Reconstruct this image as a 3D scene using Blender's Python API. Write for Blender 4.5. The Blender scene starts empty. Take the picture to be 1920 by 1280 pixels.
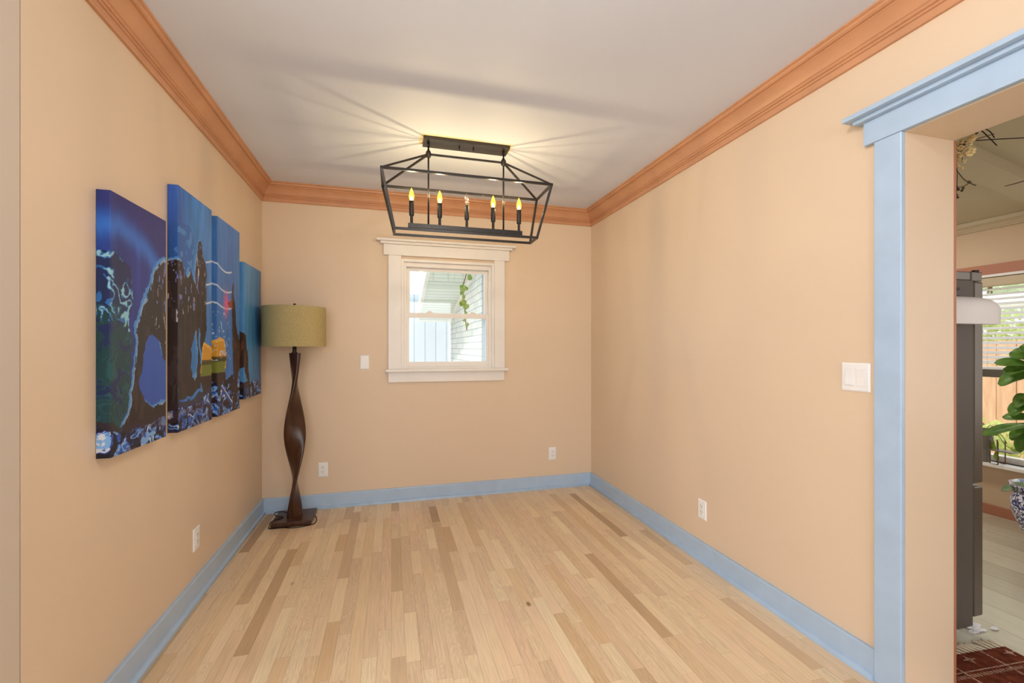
import bpy, math, random
import numpy as np
from mathutils import Vector, Matrix
random.seed(7)
sc = bpy.context.scene
COL = sc.collection
PI = math.pi

# ------------------------------------------------------------------ camera, sky, large lights, exposure
cam_d = bpy.data.cameras.new('camera')
cam = bpy.data.objects.new('camera', cam_d); COL.objects.link(cam)
cam.location = (0, 0, 1.27)
cam.rotation_euler = (PI/2, 0, -math.radians(15.24))
cam_d.sensor_width = 36.0
cam_d.lens = 829.3/1920*36.0
cam_d.shift_y = 12/1920
cam_d.clip_start = 0.02
sc.camera = cam
sc.view_settings.view_transform = 'Standard'
sc.view_settings.look = 'None'
sc.view_settings.gamma = 1
sc.view_settings.use_curve_mapping = False
sc.view_settings.exposure = 0.60

world = bpy.data.worlds.new('world'); sc.world = world
world.use_nodes = True
wb = world.node_tree.nodes['Background']
wb.inputs[0].default_value = (0.93, 0.97, 1.0, 1)
wb.inputs[1].default_value = 1.35

def area(name, loc, rot, sx, sy, power, color):
    d = bpy.data.lights.new(name, 'AREA'); d.shape = 'RECTANGLE'
    d.size, d.size_y, d.energy, d.color = sx, sy, power, color
    o = bpy.data.objects.new(name, d); o.location = loc; o.rotation_euler = rot
    COL.objects.link(o); return o
sun_d = bpy.data.lights.new('sun', 'SUN'); sun_d.energy = 1.6; sun_d.angle = math.radians(4); sun_d.color = (1, .95, .86)
sun = bpy.data.objects.new('sun', sun_d); COL.objects.link(sun); sun.rotation_euler = Vector((.6, 0, -.8)).to_track_quat('-Z', 'Y').to_euler()
# daylight of the large windows of the living room behind the camera, and of its side window
area('rear_window_light', (-0.6, -3.9, 1.45), (math.radians(90), 0, 0), 4.2, 2.0, 70, (0.88, 0.94, 1.0))
area('side_window_light', (-3.35, -0.7, 1.5), (math.radians(90), 0, math.radians(-90)), 2.6, 1.9, 52, (0.93, 0.96, 1.0))
# unseen fills added: for the kitchen, and through the opening for the left wall
area('kitchen_fill_light', (3.3, 2.75, 2.36), (0, 0, 0), .4, .4, 13, (1.0, 0.96, 0.90))
area('opening_fill_light', (4.33, -0.45, 1.45), (math.radians(90), 0, math.radians(90)), 1.5, 1.5, 10, (0.96, 0.97, 1.0))
# ceiling lamp of the living room, above and beside the viewer
pl_d = bpy.data.lights.new('living_room_lamp', 'POINT'); pl_d.energy = 14; pl_d.color = (1, .93, .84); pl_d.shadow_soft_size = .07
pl = bpy.data.objects.new('living_room_lamp', pl_d); COL.objects.link(pl); pl.location = (.45, .75, 2.45)

# ------------------------------------------------------------------ helpers
def lin(c):
    c = c/255.0
    return c/12.92 if c <= 0.04045 else ((c+0.055)/1.055)**2.4
def rgb(r, g, b): return (lin(r), lin(g), lin(b), 1.0)

class MB:
    """collects vertices and faces of one mesh"""
    def __init__(s): s.v = []; s.f = []
    def add(s, vs, fs):
        o = len(s.v); s.v += [tuple(p) for p in vs]; s.f += [tuple(i+o for i in f) for f in fs]; return s
    def box(s, x0, x1, y0, y1, z0, z1):
        vs = [(x, y, z) for z in (z0, z1) for y in (y0, y1) for x in (x0, x1)]
        return s.add(vs, [(0,2,3,1), (4,5,7,6), (0,1,5,4), (2,6,7,3), (0,4,6,2), (1,3,7,5)])
    def quad(s, a, b, c, d): return s.add([a, b, c, d], [(0, 1, 2, 3)])
    def bar(s, a, b, w, h=None, up=(0, 0, 1)):
        """square bar from a to b"""
        h = h or w
        a, b = Vector(a), Vector(b); d = (b-a).normalized(); u = Vector(up)
        if abs(d.dot(u)) > .98: u = Vector((0, 1, 0))
        r = d.cross(u).normalized()*(w/2); u = r.cross(d).normalized()*(h/2)
        vs = [p+i*r+j*u for p in (a, b) for i, j in ((-1,-1), (1,-1), (1,1), (-1,1))]
        return s.add(vs, [(3,2,1,0), (4,5,6,7), (0,1,5,4), (1,2,6,5), (2,3,7,6), (3,0,4,7)])
    def tube(s, pts, r, n=8, cap=True):
        pts = [Vector(p) for p in pts]; m = len(pts)
        rs = r if isinstance(r, (list, tuple)) else [r]*m
        vs = []; ref = None
        for i, p in enumerate(pts):
            t = (pts[min(i+1, m-1)]-pts[max(i-1, 0)]).normalized()
            if ref is None:
                ref = Vector((0, 0, 1)) if abs(t.z) < .9 else Vector((1, 0, 0))
            a = (ref - t*ref.dot(t)).normalized(); ref = a; b = t.cross(a)
            vs += [p + (a*math.cos(2*PI*k/n)+b*math.sin(2*PI*k/n))*rs[i] for k in range(n)]
        fs = [(i*n+k, i*n+(k+1) % n, (i+1)*n+(k+1) % n, (i+1)*n+k) for i in range(m-1) for k in range(n)]
        if cap: fs += [tuple(reversed(range(n))), tuple(range((m-1)*n, m*n))]
        return s.add(vs, fs)
    def lathe(s, prof, c=(0, 0, 0), n=24, cap=True):
        """prof: (radius, z) from bottom to top around the vertical through c"""
        cx, cy, cz = c; m = len(prof)
        vs = [(cx+r*math.cos(2*PI*k/n), cy+r*math.sin(2*PI*k/n), cz+z) for r, z in prof for k in range(n)]
        fs = [(i*n+k, i*n+(k+1) % n, (i+1)*n+(k+1) % n, (i+1)*n+k) for i in range(m-1) for k in range(n)]
        if cap: fs += [tuple(reversed(range(n))), tuple(range((m-1)*n, m*n))]
        return s.add(vs, fs)
    def sweep(s, prof, pts, frames):
        """prof (a, b) carried through pts with frames (A, B) vectors"""
        n = len(prof); m = len(pts)
        vs = [Vector(p)+Vector(A)*a+Vector(B)*b for p, (A, B) in zip(pts, frames) for a, b in prof]
        fs = [(i*n+k, i*n+(k+1) % n, (i+1)*n+(k+1) % n, (i+1)*n+k) for i in range(m-1) for k in range(n)]
        fs += [tuple(reversed(range(n))), tuple(range((m-1)*n, m*n))]
        return s.add(vs, fs)

def origin_of(o):
    v = Vector((0, 0, 0))
    while o is not None: v += o.location; o = o.parent
    return v
def tag(o, label=None, cat=None, group=None, kind=None):
    for k, val in (('label', label), ('category', cat), ('group', group), ('kind', kind)):
        if val: o[k] = val
    return o
def build(name, mb, mat, parent=None, smooth=False, bevel=0, base=None, autosmooth=None):
    """ONE mesh object; mb is in world coordinates (or local to base when a parent is rotated later)"""
    me = bpy.data.meshes.new(name)
    off = origin_of(parent) if parent is not None else (Vector(base) if base else Vector((0, 0, 0)))
    me.from_pydata([tuple(Vector(p)-off) for p in mb.v], [], mb.f)
    me.update()
    import bmesh
    bm = bmesh.new(); bm.from_mesh(me); bmesh.ops.recalc_face_normals(bm, faces=bm.faces); bm.to_mesh(me); bm.free()
    me.materials.append(mat)
    o = bpy.data.objects.new(name, me); COL.objects.link(o)
    if parent is not None: o.parent = parent
    elif base: o.location = base
    if smooth:
        for p in me.polygons: p.use_smooth = True
    if autosmooth:
        for p in me.polygons: p.use_smooth = True
        me.set_sharp_from_angle(angle=math.radians(autosmooth))
    if bevel:
        m = o.modifiers.new('bevel', 'BEVEL'); m.width = bevel; m.segments = 2; m.limit_method = 'ANGLE'; m.angle_limit = math.radians(40)
    return o
def thing(name, loc, label, cat, group=None, kind=None, rz=0):
    o = bpy.data.objects.new(name, None); COL.objects.link(o); o.empty_display_size = .05
    o.location = loc; o.rotation_euler = (0, 0, rz)
    return tag(o, label, cat, group, kind)
def copy_tree(o, parent=None):
    c = o.copy(); COL.objects.link(c); c.parent = parent
    for ch in [q for q in bpy.data.objects if q.parent == o]: copy_tree(ch, c)
    return c

# ------------------------------------------------------------------ materials
class NT:
    def __init__(s, name):
        s.m = bpy.data.materials.new(name); s.m.use_nodes = True
        s.t = s.m.node_tree; s.b = s.t.nodes['Principled BSDF']; s.out = s.t.nodes['Material Output']
    def node(s, typ, ins=None, **props):
        n = s.t.nodes.new(typ)
        for k, v in props.items(): setattr(n, k, v)
        for k, v in (ins or {}).items():
            if isinstance(v, bpy.types.NodeSocket): s.t.links.new(v, n.inputs[k])
            else: n.inputs[k].default_value = v
        return n
    def math(s, op, a, b=None, c=None):
        ins = {0: a}
        if b is not None: ins[1] = b
        if c is not None: ins[2] = c
        return s.node('ShaderNodeMath', ins, operation=op).outputs[0]
    def ramp(s, fac, stops, interp='LINEAR'):
        n = s.node('ShaderNodeValToRGB', {0: fac}); cr = n.color_ramp; cr.interpolation = interp
        while len(cr.elements) < len(stops): cr.elements.new(.5)
        for e, (p, c) in zip(cr.elements, stops): e.position = p; e.color = c
        return n.outputs[0]
    def mix(s, fac, a, b, mode='MIX'):
        n = s.t.nodes.new('ShaderNodeMix'); n.data_type = 'RGBA'; n.blend_type = mode
        for idx, v in ((0, fac), (6, a), (7, b)):
            if isinstance(v, bpy.types.NodeSocket): s.t.links.new(v, n.inputs[idx])
            else: n.inputs[idx].default_value = v
        return n.outputs[2]
    def noise(s, vec, scale, detail=3, rough=.5, dist=0):
        return s.node('ShaderNodeTexNoise', {'Vector': vec, 'Scale': scale, 'Detail': detail, 'Roughness': rough, 'Distortion': dist}).outputs[0]
    def pos(s): return s.node('ShaderNodeNewGeometry').outputs['Position']
    def obj(s): return s.node('ShaderNodeTexCoord').outputs['Object']
    def bump(s, h, strength, dist=.002):
        n = s.node('ShaderNodeBump', {'Height': h, 'Strength': strength, 'Distance': dist})
        s.t.links.new(n.outputs[0], s.b.inputs['Normal'])
    def set(s, **kw):
        names = {'color': 'Base Color', 'rough': 'Roughness', 'metal': 'Metallic', 'spec': 'Specular IOR Level', 'trans': 'Transmission Weight',
                 'ior': 'IOR', 'coat': 'Coat Weight', 'emit': 'Emission Color', 'estr': 'Emission Strength', 'sub': 'Subsurface Weight', 'alpha': 'Alpha'}
        for k, v in kw.items():
            i = s.b.inputs[names[k]]
            if isinstance(v, bpy.types.NodeSocket): s.t.links.new(v, i)
            else: i.default_value = v
        return s.m

def paint(name, c, rough=.5, var=.04, scale=3, bump=.05, bscale=160, spec=.3, metal=0):
    n = NT(name); p = n.obj()
    f = n.noise(p, scale, 4)
    c2 = tuple(min(1, x*(1-var*2)) for x in c[:3])+(1,)
    c1 = tuple(min(1, x*(1+var*2)) for x in c[:3])+(1,)
    n.set(color=n.ramp(f, [(.3, c2), (.7, c1)]), rough=rough, spec=spec, metal=metal)
    if bump: n.bump(n.noise(p, bscale, 3), bump)
    return n.m

M = {}
M['wall'] = paint('peach_wall_paint', rgb(224, 202, 176), .42, .012, 1.2, .06, 90, .35)
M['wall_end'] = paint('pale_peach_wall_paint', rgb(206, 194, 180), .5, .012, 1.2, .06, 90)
M['ceiling'] = paint('grey_white_ceiling_paint', rgb(222, 230, 248), .5, .012, 1.0, .10, 60, .3)
M['crown'] = paint('terracotta_satin_paint', rgb(202, 148, 110), .33, .03, 6, .05, 60, .5)
M['kcrown'] = paint('cream_trim_paint', rgb(196, 180, 150), .45, .02)
M['terra'] = paint('terracotta_trim_paint', rgb(176, 118, 92), .45, .03)
M['blue'] = paint('pale_blue_gloss_paint', rgb(174, 198, 224), .30, .02, 9, .08, 40, .5)
M['white'] = paint('warm_white_trim_paint', rgb(236, 232, 228), .32, .012, 5, .03, 60, .45)
M['vinyl'] = paint('white_vinyl', rgb(240, 235, 230), .3, .006, 5, 0)
M['plate'] = paint('white_plastic', rgb(240, 240, 240), .28, .004, 5, 0, 1, .5)
M['slot'] = paint('dark_slot', rgb(46, 42, 40), .6, .01, 5, 0)
M['kwall'] = paint('kitchen_tan_wall_paint', rgb(206, 180, 150), .55, .015, 1.5, .05, 90)
M['kceil'] = paint('kitchen_cream_ceiling_paint', rgb(206, 198, 172), .6, .015, 1.5, .05, 90)
M['patch'] = paint('bare_cream_ceiling_patch', rgb(244, 226, 190), .6, .02, 12, .1, 60)
M['iron'] = paint('black_bronze_metal', rgb(46, 42, 40), .36, .03, 20, .02, 200, .5, .35)
M['canopy'] = paint('black_bronze_plate', rgb(62, 58, 56), .26, .03, 8, .02, 120, .6, .6)
M['grey_paint'] = paint('grey_painted_metal', rgb(126, 120, 110), .4, .02)
M['steel'] = paint('dark_stainless_steel', rgb(112, 107, 100), .32, .02, 3, .02, 200, .5, .7)
M['fridge_side'] = paint('charcoal_fridge_side', rgb(92, 86, 80), .5, .02, 4, .04, 300, .4)
M['black'] = paint('black_plastic', rgb(24, 22, 22), .4, .02, 6, 0)
M['cord'] = paint('brown_black_cord', rgb(26, 18, 14), .45, .02, 6, 0)
M['towel'] = paint('white_quilted_paper', rgb(232, 230, 230), .9, .01, 8, .5, 55, .1)
M['shade'] = None
M['fringe'] = paint('cream_wool_fringe', rgb(226, 212, 184), .9, .05, 30, .4, 200, .1)
M['scrap'] = paint('white_scraps', rgb(235, 236, 240), .7, .04, 40, .3, 120, .2)
M['twig'] = paint('dark_dry_twig', rgb(44, 34, 30), .8, .06, 30, .2, 200, .2)
M['bloom'] = paint('dried_cream_petals', rgb(206, 186, 138), .85, .12, 40, .4, 120, .1)
M['berry'] = paint('dark_dried_berry', rgb(66, 54, 44), .6, .08, 30, 0)
M['bark'] = paint('brown_bark', rgb(104, 80, 58), .8, .1, 30, .5, 90, .2)
M['siding'] = None

def leaf_mat(name, a, b, tl=.30):
    n = NT(name); f = n.noise(n.obj(), 26, 3)
    n.set(color=n.ramp(f, [(.3, a), (.7, b)]), rough=.38, spec=.45)
    tr = n.node('ShaderNodeBsdfTranslucent', {'Color': b})
    mx = n.node('ShaderNodeMixShader', {0: tl, 1: n.b.outputs[0], 2: tr.outputs[0]})
    n.t.links.new(mx.outputs[0], n.out.inputs[0]); return n.m
M['fig_leaf'] = leaf_mat('fig_leaf_green', rgb(78, 122, 48), rgb(132, 172, 82), .42)
M['pale_leaf'] = leaf_mat('pale_grey_green_leaf', rgb(120, 150, 112), rgb(170, 190, 150))
M['vine_leaf'] = leaf_mat('bright_vine_leaf', rgb(104, 146, 50), rgb(166, 190, 84))
M['bush'] = leaf_mat('bush_leaf', rgb(160, 184, 100), rgb(218, 226, 150), .45)
M['slat'] = leaf_mat('white_blind_slat', rgb(238, 238, 238), rgb(246, 246, 246), .65)
M['tree'] = leaf_mat('tree_leaf', rgb(190, 205, 176), rgb(226, 234, 206), .5)

def plank_mat(name, width, length, stops, rough, spec, grain=.5, knots=True, along_y=True):
    n = NT(name); p = n.pos(); sx = n.node('ShaderNodeSeparateXYZ', {0: p})
    X, Y = (sx.outputs[0], sx.outputs[1]) if along_y else (sx.outputs[1], sx.outputs[0])
    xr = n.math('DIVIDE', X, width); row = n.math('FLOOR', xr); fx = n.math('FRACT', xr)
    rr = n.node('ShaderNodeTexWhiteNoise', {'W': row}, noise_dimensions='1D').outputs[0]
    r2 = n.node('ShaderNodeTexWhiteNoise', {'W': n.math('ADD', row, 71.3)}, noise_dimensions='1D').outputs[0]
    ln = n.math('MULTIPLY_ADD', r2, length*.7, length*.6)
    yr = n.math('ADD', n.math('DIVIDE', Y, ln), n.math('MULTIPLY', rr, 37.0))
    yr = n.math('ADD', yr, n.math('MULTIPLY', n.math('SINE', n.math('MULTIPLY', yr, 2.1)), .36))
    idy = n.math('FLOOR', yr); fy = n.math('FRACT', yr)
    idv = n.node('ShaderNodeCombineXYZ', {0: row, 1: idy, 2: 3.0}).outputs[0]
    wn = n.node('ShaderNodeTexWhiteNoise', {'Vector': idv}, noise_dimensions='3D')
    tone = wn.outputs[0]; wc = n.node('ShaderNodeSeparateColor', {0: wn.outputs[1]})
    ra, rb = wc.outputs[1], wc.outputs[2]
    base = n.ramp(tone, stops)
    # fine straight pores
    gv = n.node('ShaderNodeCombineXYZ', {0: n.math('MULTIPLY_ADD', X, 150.0, n.math('MULTIPLY', ra, 90)), 1: n.math('MULTIPLY_ADD', Y, 5.0, n.math('MULTIPLY', rb, 50)), 2: 0.0}).outputs[0]
    g1 = n.noise(gv, 1.0, 5, .6, .3)
    # cathedral figure, on some planks
    cv = n.node('ShaderNodeCombineXYZ', {0: n.math('MULTIPLY_ADD', n.math('SUBTRACT', fx, n.math('MULTIPLY', ra, 1.6)), width*17.0, 0.0),
                                         1: n.math('MULTIPLY_ADD', Y, 1.6, n.math('MULTIPLY', rb, 40)), 2: n.math('MULTIPLY', ra, 30)}).outputs[0]
    nz = n.noise(cv, 1.3, 2, .5, .2)
    rings = n.math('SINE', n.math('MULTIPLY', nz, 120.0))
    rings = n.math('MULTIPLY_ADD', rings, .5, .5)
    figm = n.math('MULTIPLY', n.math('GREATER_THAN', rb, .45), n.math('MULTIPLY', rings, .34*grain))
    dark = n.math('MULTIPLY_ADD', n.ramp(g1, [(.42, (0, 0, 0, 1)), (.68, (1, 1, 1, 1))]), .42*grain, figm)
    # broad mineral streaks
    sv = n.node('ShaderNodeCombineXYZ', {0: n.math('MULTIPLY_ADD', X, 22.0, n.math('MULTIPLY', rb, 90)), 1: n.math('MULTIPLY_ADD', Y, 2.0, n.math('MULTIPLY', ra, 50)), 2: 4.0}).outputs[0]
    st = n.ramp(n.noise(sv, 1.0, 3, .55, .6), [(.60, (0, 0, 0, 1)), (.82, (1, 1, 1, 1))])
    dark = n.math('ADD', dark, n.math('MULTIPLY', st, .45*grain))
    col = n.mix(n.math('MINIMUM', dark, .9), base, n.mix(.55, base, rgb(96, 66, 38)))
    if knots:
        kv = n.node('ShaderNodeCombineXYZ', {0: n.math('MULTIPLY', X, 6.0), 1: n.math('MULTIPLY', Y, 3.2), 2: 1.0}).outputs[0]
        vo = n.node('ShaderNodeTexVoronoi', {'Vector': kv, 'Scale': 1.0})
        vc = n.node('ShaderNodeSeparateColor', {0: vo.outputs['Color']}).outputs[0]
        kd = n.math('MULTIPLY', n.math('GREATER_THAN', vc, .80), n.ramp(vo.outputs['Distance'], [(.03, (1, 1, 1, 1)), (.085, (0, 0, 0, 1))]))
        col = n.mix(n.math('MULTIPLY', kd, .75), col, rgb(84, 56, 36))
    ex = n.math('MINIMUM', fx, n.math('SUBTRACT', 1.0, fx)); ey = n.math('MULTIPLY', n.math('MINIMUM', fy, n.math('SUBTRACT', 1.0, fy)), length/width)
    edge = n.math('MINIMUM', ex, ey)
    seam = n.ramp(edge, [(.006, (1, 1, 1, 1)), (.022, (0, 0, 0, 1))])
    col = n.mix(n.math('MULTIPLY', seam, .38), col, rgb(120, 84, 50))
    n.set(color=col, rough=rough, spec=spec)
    n.bump(n.math('ADD', n.math('MULTIPLY', g1, .25), n.math('MULTIPLY', seam, -1.0)), .12, .001)
    return n.m
M['oak'] = plank_mat('pale_oak_strip_floor', .0572, .62,
    [(.0, rgb(184, 154, 118)), (.04, rgb(206, 176, 138)), (.10, rgb(228, 200, 164)), (.38, rgb(238, 213, 176)), (.55, rgb(242, 219, 180)), (.70, rgb(238, 208, 174)), (.86, rgb(244, 225, 188)), (.95, rgb(228, 198, 156)), (1, rgb(208, 176, 134))], .36, .35, .68)
M['kfloor'] = plank_mat('grey_tan_kitchen_planks', .19, 1.2,
    [(0, rgb(190, 180, 158)), (.5, rgb(206, 197, 174)), (1, rgb(216, 208, 188))], .24, .55, .55, False)

# espresso wood
n = NT('espresso_wood'); p = n.obj(); sp = n.node('ShaderNodeMapping', {'Vector': p, 'Scale': (30, 30, 2.5)}).outputs[0]
n.set(color=n.ramp(n.noise(sp, 1.5, 5, .6, .5), [(.3, rgb(42, 22, 13)), (.75, rgb(84, 48, 26))]), rough=.28, spec=.5); M['espresso'] = n.m
# linen lampshade
n = NT('khaki_linen'); p = n.obj()
wv = n.node('ShaderNodeMapping', {'Vector': p, 'Scale': (1, 1, 1)}).outputs[0]
f = n.noise(n.node('ShaderNodeMapping', {'Vector': p, 'Scale': (60, 60, 500)}).outputs[0], 1, 3)
g = n.noise(n.node('ShaderNodeMapping', {'Vector': p, 'Scale': (500, 500, 40)}).outputs[0], 1, 3)
fg = n.math('MULTIPLY_ADD', f, .5, n.math('MULTIPLY', g, .5))
n.set(color=n.ramp(fg, [(.35, rgb(166, 150, 104)), (.65, rgb(190, 174, 124))]), rough=.85, spec=.15); n.bump(fg, .3); M['shade'] = n.m
# clear window glass: see-through with a little mirror
def pane(name, gloss=.06, tint=(.97, .98, .98, 1)):
    n = NT(name); tr = n.node('ShaderNodeBsdfTransparent', {'Color': tint}); gl = n.node('ShaderNodeBsdfGlossy', {'Roughness': .02})
    mx = n.node('ShaderNodeMixShader', {0: gloss, 1: tr.outputs[0], 2: gl.outputs[0]}); n.t.links.new(mx.outputs[0], n.out.inputs[0]); return n.m
M['glass'] = pane('window_glass')
M['clear_bulb'] = pane('clear_bulb_glass', .16, (.97, .95, .90, 1))
# lit bulb glass: amber glow over see-through glass
n = NT('lit_bulb_glass'); tr = n.node('ShaderNodeBsdfTransparent', {'Color': (1, .9, .6, 1)}); em = n.node('ShaderNodeEmission', {'Color': (1, .62, .10, 1), 'Strength': 1.5})
mx = n.node('ShaderNodeMixShader', {0: .55, 1: tr.outputs[0], 2: em.outputs[0]}); n.t.links.new(mx.outputs[0], n.out.inputs[0]); M['lit_bulb'] = n.m
n = NT('glowing_filament'); n.set(color=(1, .8, .4, 1), emit=(1, .80, .42, 1), estr=14); M['glow'] = n.m
n = NT('cold_filament'); n.set(color=rgb(200, 190, 170), rough=.4); M['cold'] = n.m
# canvas print
n = NT('canvas_print'); at = n.node('ShaderNodeAttribute', attribute_name='art')
n.set(color=at.outputs['Color'], rough=.42, spec=.35); n.bump(n.noise(n.obj(), 700, 2), .1, .0006); M['art'] = n.m
# porcelain
n = NT('blue_white_porcelain'); p = n.obj()
vo = n.node('ShaderNodeTexVoronoi', {'Vector': p, 'Scale': 26.0}, feature='DISTANCE_TO_EDGE').outputs[0]
nz = n.noise(p, 34, 3, .6, 1.5)
f = n.math('MULTIPLY', n.math('GREATER_THAN', nz, .52), 1.0)
n.set(color=n.mix(n.math('MAXIMUM', f, n.math('LESS_THAN', vo, .04)), rgb(226, 230, 236), rgb(48, 56, 120)), rough=.12, spec=.6); M['porcelain'] = n.m
# shingles, white panels, soffit, cedar fence, rug
n = NT('pale_green_shingles'); p = n.pos(); s3 = n.node('ShaderNodeSeparateXYZ', {0: p})
v = n.node('ShaderNodeCombineXYZ', {0: s3.outputs[1], 1: s3.outputs[2], 2: 0.0}).outputs[0]
bk = n.node('ShaderNodeTexBrick', {'Vector': v, 'Color1': rgb(226, 228, 226), 'Color2': rgb(204, 210, 208), 'Mortar': rgb(156, 168, 174), 'Scale': 1.0, 'Mortar Size': .007, 'Brick Width': .24, 'Row Height': .125, 'Bias': -.2})
n.set(color=bk.outputs[0], rough=.8); n.bump(bk.outputs[1], .4, -.01); M['shingle'] = n.m
def stripes(name, axis, period, width, base, line, rough=.5):
    n = NT(name); s3 = n.node('ShaderNodeSeparateXYZ', {0: n.pos()}); f = n.math('FRACT', n.math('DIVIDE', s3.outputs[axis], period))
    wn = n.node('ShaderNodeTexWhiteNoise', {'W': n.math('FLOOR', n.math('DIVIDE', s3.outputs[axis], period))}, noise_dimensions='1D').outputs[0]
    b = n.mix(n.math('MULTIPLY', wn, .35), base, tuple(x*.8 for x in base[:3])+(1,))
    n.set(color=n.mix(n.math('LESS_THAN', f, width), b, line), rough=rough); return n.m
M['siding'] = stripes('white_ribbed_panel', 0, .285, .07, rgb(190, 203, 216), rgb(112, 134, 158))
M['soffit'] = stripes('white_soffit_slats', 1, .2, .10, rgb(226, 230, 224), rgb(160, 172, 170))
n = NT('cedar_fence_boards'); p = n.pos()
mp = n.node('ShaderNodeMapping', {'Vector': p, 'Scale': (8, 8, 1.2)}).outputs[0]
n.set(color=n.ramp(n.noise(mp, 2, 4, .6, .4), [(.3, rgb(206, 158, 122)), (.7, rgb(232, 192, 156))]), rough=.8); M['cedar'] = n.m
n = NT('grass_ground'); n.set(color=n.ramp(n.noise(n.pos(), 6, 5), [(.3, rgb(176, 178, 158)), (.7, rgb(206, 204, 186))]), rough=.9); M['ground'] = n.m

# ------------------------------------------------------------------ the room
XL, XR, D, H = -.96, 1.795, 3.783, 2.533
YE = 1.488           # where the left wall ends
YJ = 1.1706          # jamb of the kitchen opening
XK = 2.045           # kitchen side of the opening
ZO = 2.05            # underside of the opening
XE = 4.42            # kitchen east wall
def wallbox(name, boxes, mat, label):
    m = MB()
    for b in boxes: m.box(*b)
    return tag(build(name, m, mat), label, 'wall', kind='structure')

tag(build('floor', MB().box(-3.5, XR+.12, -4.2, D+.1, -.06, 0), M['oak']), 'pale oak strip floor of the dining room', 'floor', kind='structure')
tag(build('floor_kitchen', MB().box(XR+.12, XE+.1, -1.6, 4.6, -.06, 0), M['kfloor']), 'grey tan plank floor of the kitchen beyond the opening', 'floor', kind='structure')
tag(build('ceiling', MB().box(-3.5, XR+.01, -4.2, D+.1, H, H+.06), M['ceiling']), 'grey white painted dining room ceiling', 'ceiling', kind='structure')
# back wall with window hole
WX0, WX1, WZ0, WZ1 = .085, .862, 1.085, 2.002
wallbox('wall_back', [(XL-.12, WX0, D, D+.14, 0, H), (WX1, XR+.06, D, D+.14, 0, H), (WX0, WX1, D, D+.14, 0, WZ0), (WX0, WX1, D, D+.14, WZ1, H)], M['wall'], 'peach back wall with the small window')
wallbox('wall_left', [(XL-.12, XL, YE+.004, D, 0, H)], M['wall'], 'peach left wall behind the four canvases')
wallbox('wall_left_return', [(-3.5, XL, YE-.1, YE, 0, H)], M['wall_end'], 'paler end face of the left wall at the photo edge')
# right wall: thin run, deep pier at the opening, header over it, and the run behind the camera
YS = -.75
wallbox('wall_right', [(XR, XR+.06, YJ, D, 0, 2.8), (XR+.06, XK, YJ, 1.325, 0, 2.8), (XR, XK, YS, YJ, ZO, 2.8), (XR, XK, -4.2, YS, 0, 2.8)], M['wall'], 'peach right wall with the kitchen opening')
wallbox('wall_rear', [(-3.5, XK, -4.3, -4.2, 0, H)], M['wall'], 'peach wall behind the viewer')
wallbox('wall_rear_left', [(-3.6, -3.5, -4.2, YE, 0, H)], M['wall'], 'peach side wall of the living room')

# crown moulding: profile (out from wall, up from z=H-.135)
CP = [(0, 0), (.012, 0), (.014, .003), (.014, .025), (.0115, .0265), (.0115, .0285), (.018, .031), (.0195, .035), (.018, .0385), (.0165, .0395), (.0165, .041), (.023, .043), (.0255, .047), (.0250, .050),
      (.0235, .0512), (.0235, .0525), (.029, .056), (.033, .066), (.040, .079), (.050, .091), (.060, .099), (.0640, .1015), (.0625, .1040), (.0625, .1090), (.0720, .1100), (.079, .1150), (.0815, .1220), (.0800, .1255), (.086, .1275), (.0885, .1300), (.0885, .135), (0, .135)]
def crown(name, pts, normals, mitre, label):
    """pts along the wall line; normals into the room; the profile is mitred at the ends"""
    m = MB()
    m.sweep([(a, b) for a, b in CP], [Vector((p[0], p[1], H-.135)) for p in pts], [(Vector((nx+tx, ny+ty, 0)), Vector((0, 0, 1))) for (nx, ny), (tx, ty) in zip(normals, mitre)])
    return tag(build(name, m, M['crown'], autosmooth=28), label, 'crown moulding', kind='structure')
crown('trim_1', [(XL, YE), (XL, D)], [(1, 0), (1, 0)], [(0, 0), (0, -1)], 'terracotta crown moulding along the left wall')
crown('trim_2', [(XL, D), (XR, D)], [(0, -1), (0, -1)], [(1, 0), (-1, 0)], 'terracotta crown moulding along the back wall')
crown('trim_3', [(XR, D), (XR, -4.2)], [(-1, 0), (-1, 0)], [(0, -1), (0, 0)], 'terracotta crown moulding along the right wall')

# baseboards with shoe moulding
def baseboard(name, a, b, nrm, label, ends=(0, 0)):
    bp = [(0, 0), (.016, 0), (.016, .108), (.013, .114), (0, .114)]
    sp = [(.016, 0), (.034, 0), (.034, .006), (.031, .014), (.025, .019), (.016, .021)]
    tx, ty = Vector((b[0]-a[0], b[1]-a[1])).normalized()
    fr = [(Vector((nrm[0]+tx*ends[0], nrm[1]+ty*ends[0], 0)), Vector((0, 0, 1))), (Vector((nrm[0]-tx*ends[1], nrm[1]-ty*ends[1], 0)), Vector((0, 0, 1)))]
    pts = [Vector((a[0], a[1], 0)), Vector((b[0], b[1], 0))]
    o = tag(build(name, MB().sweep(bp, pts, fr), M['blue']), label, 'baseboard', kind='structure')
    build('shoe_moulding', MB().sweep(sp, pts, fr), M['blue'], o, autosmooth=50)
    return o
baseboard('baseboard_left', (XL, YE), (XL, D), (1, 0), 'pale blue baseboard along the left wall', (0, 1))
baseboard('baseboard_back', (XL, D), (XR, D), (0, -1), 'pale blue baseboard along the back wall', (1, 1))
baseboard('baseboard_right', (XR, D), (XR, YJ+.095), (-1, 0), 'pale blue baseboard along the right wall', (1, 0))

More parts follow.
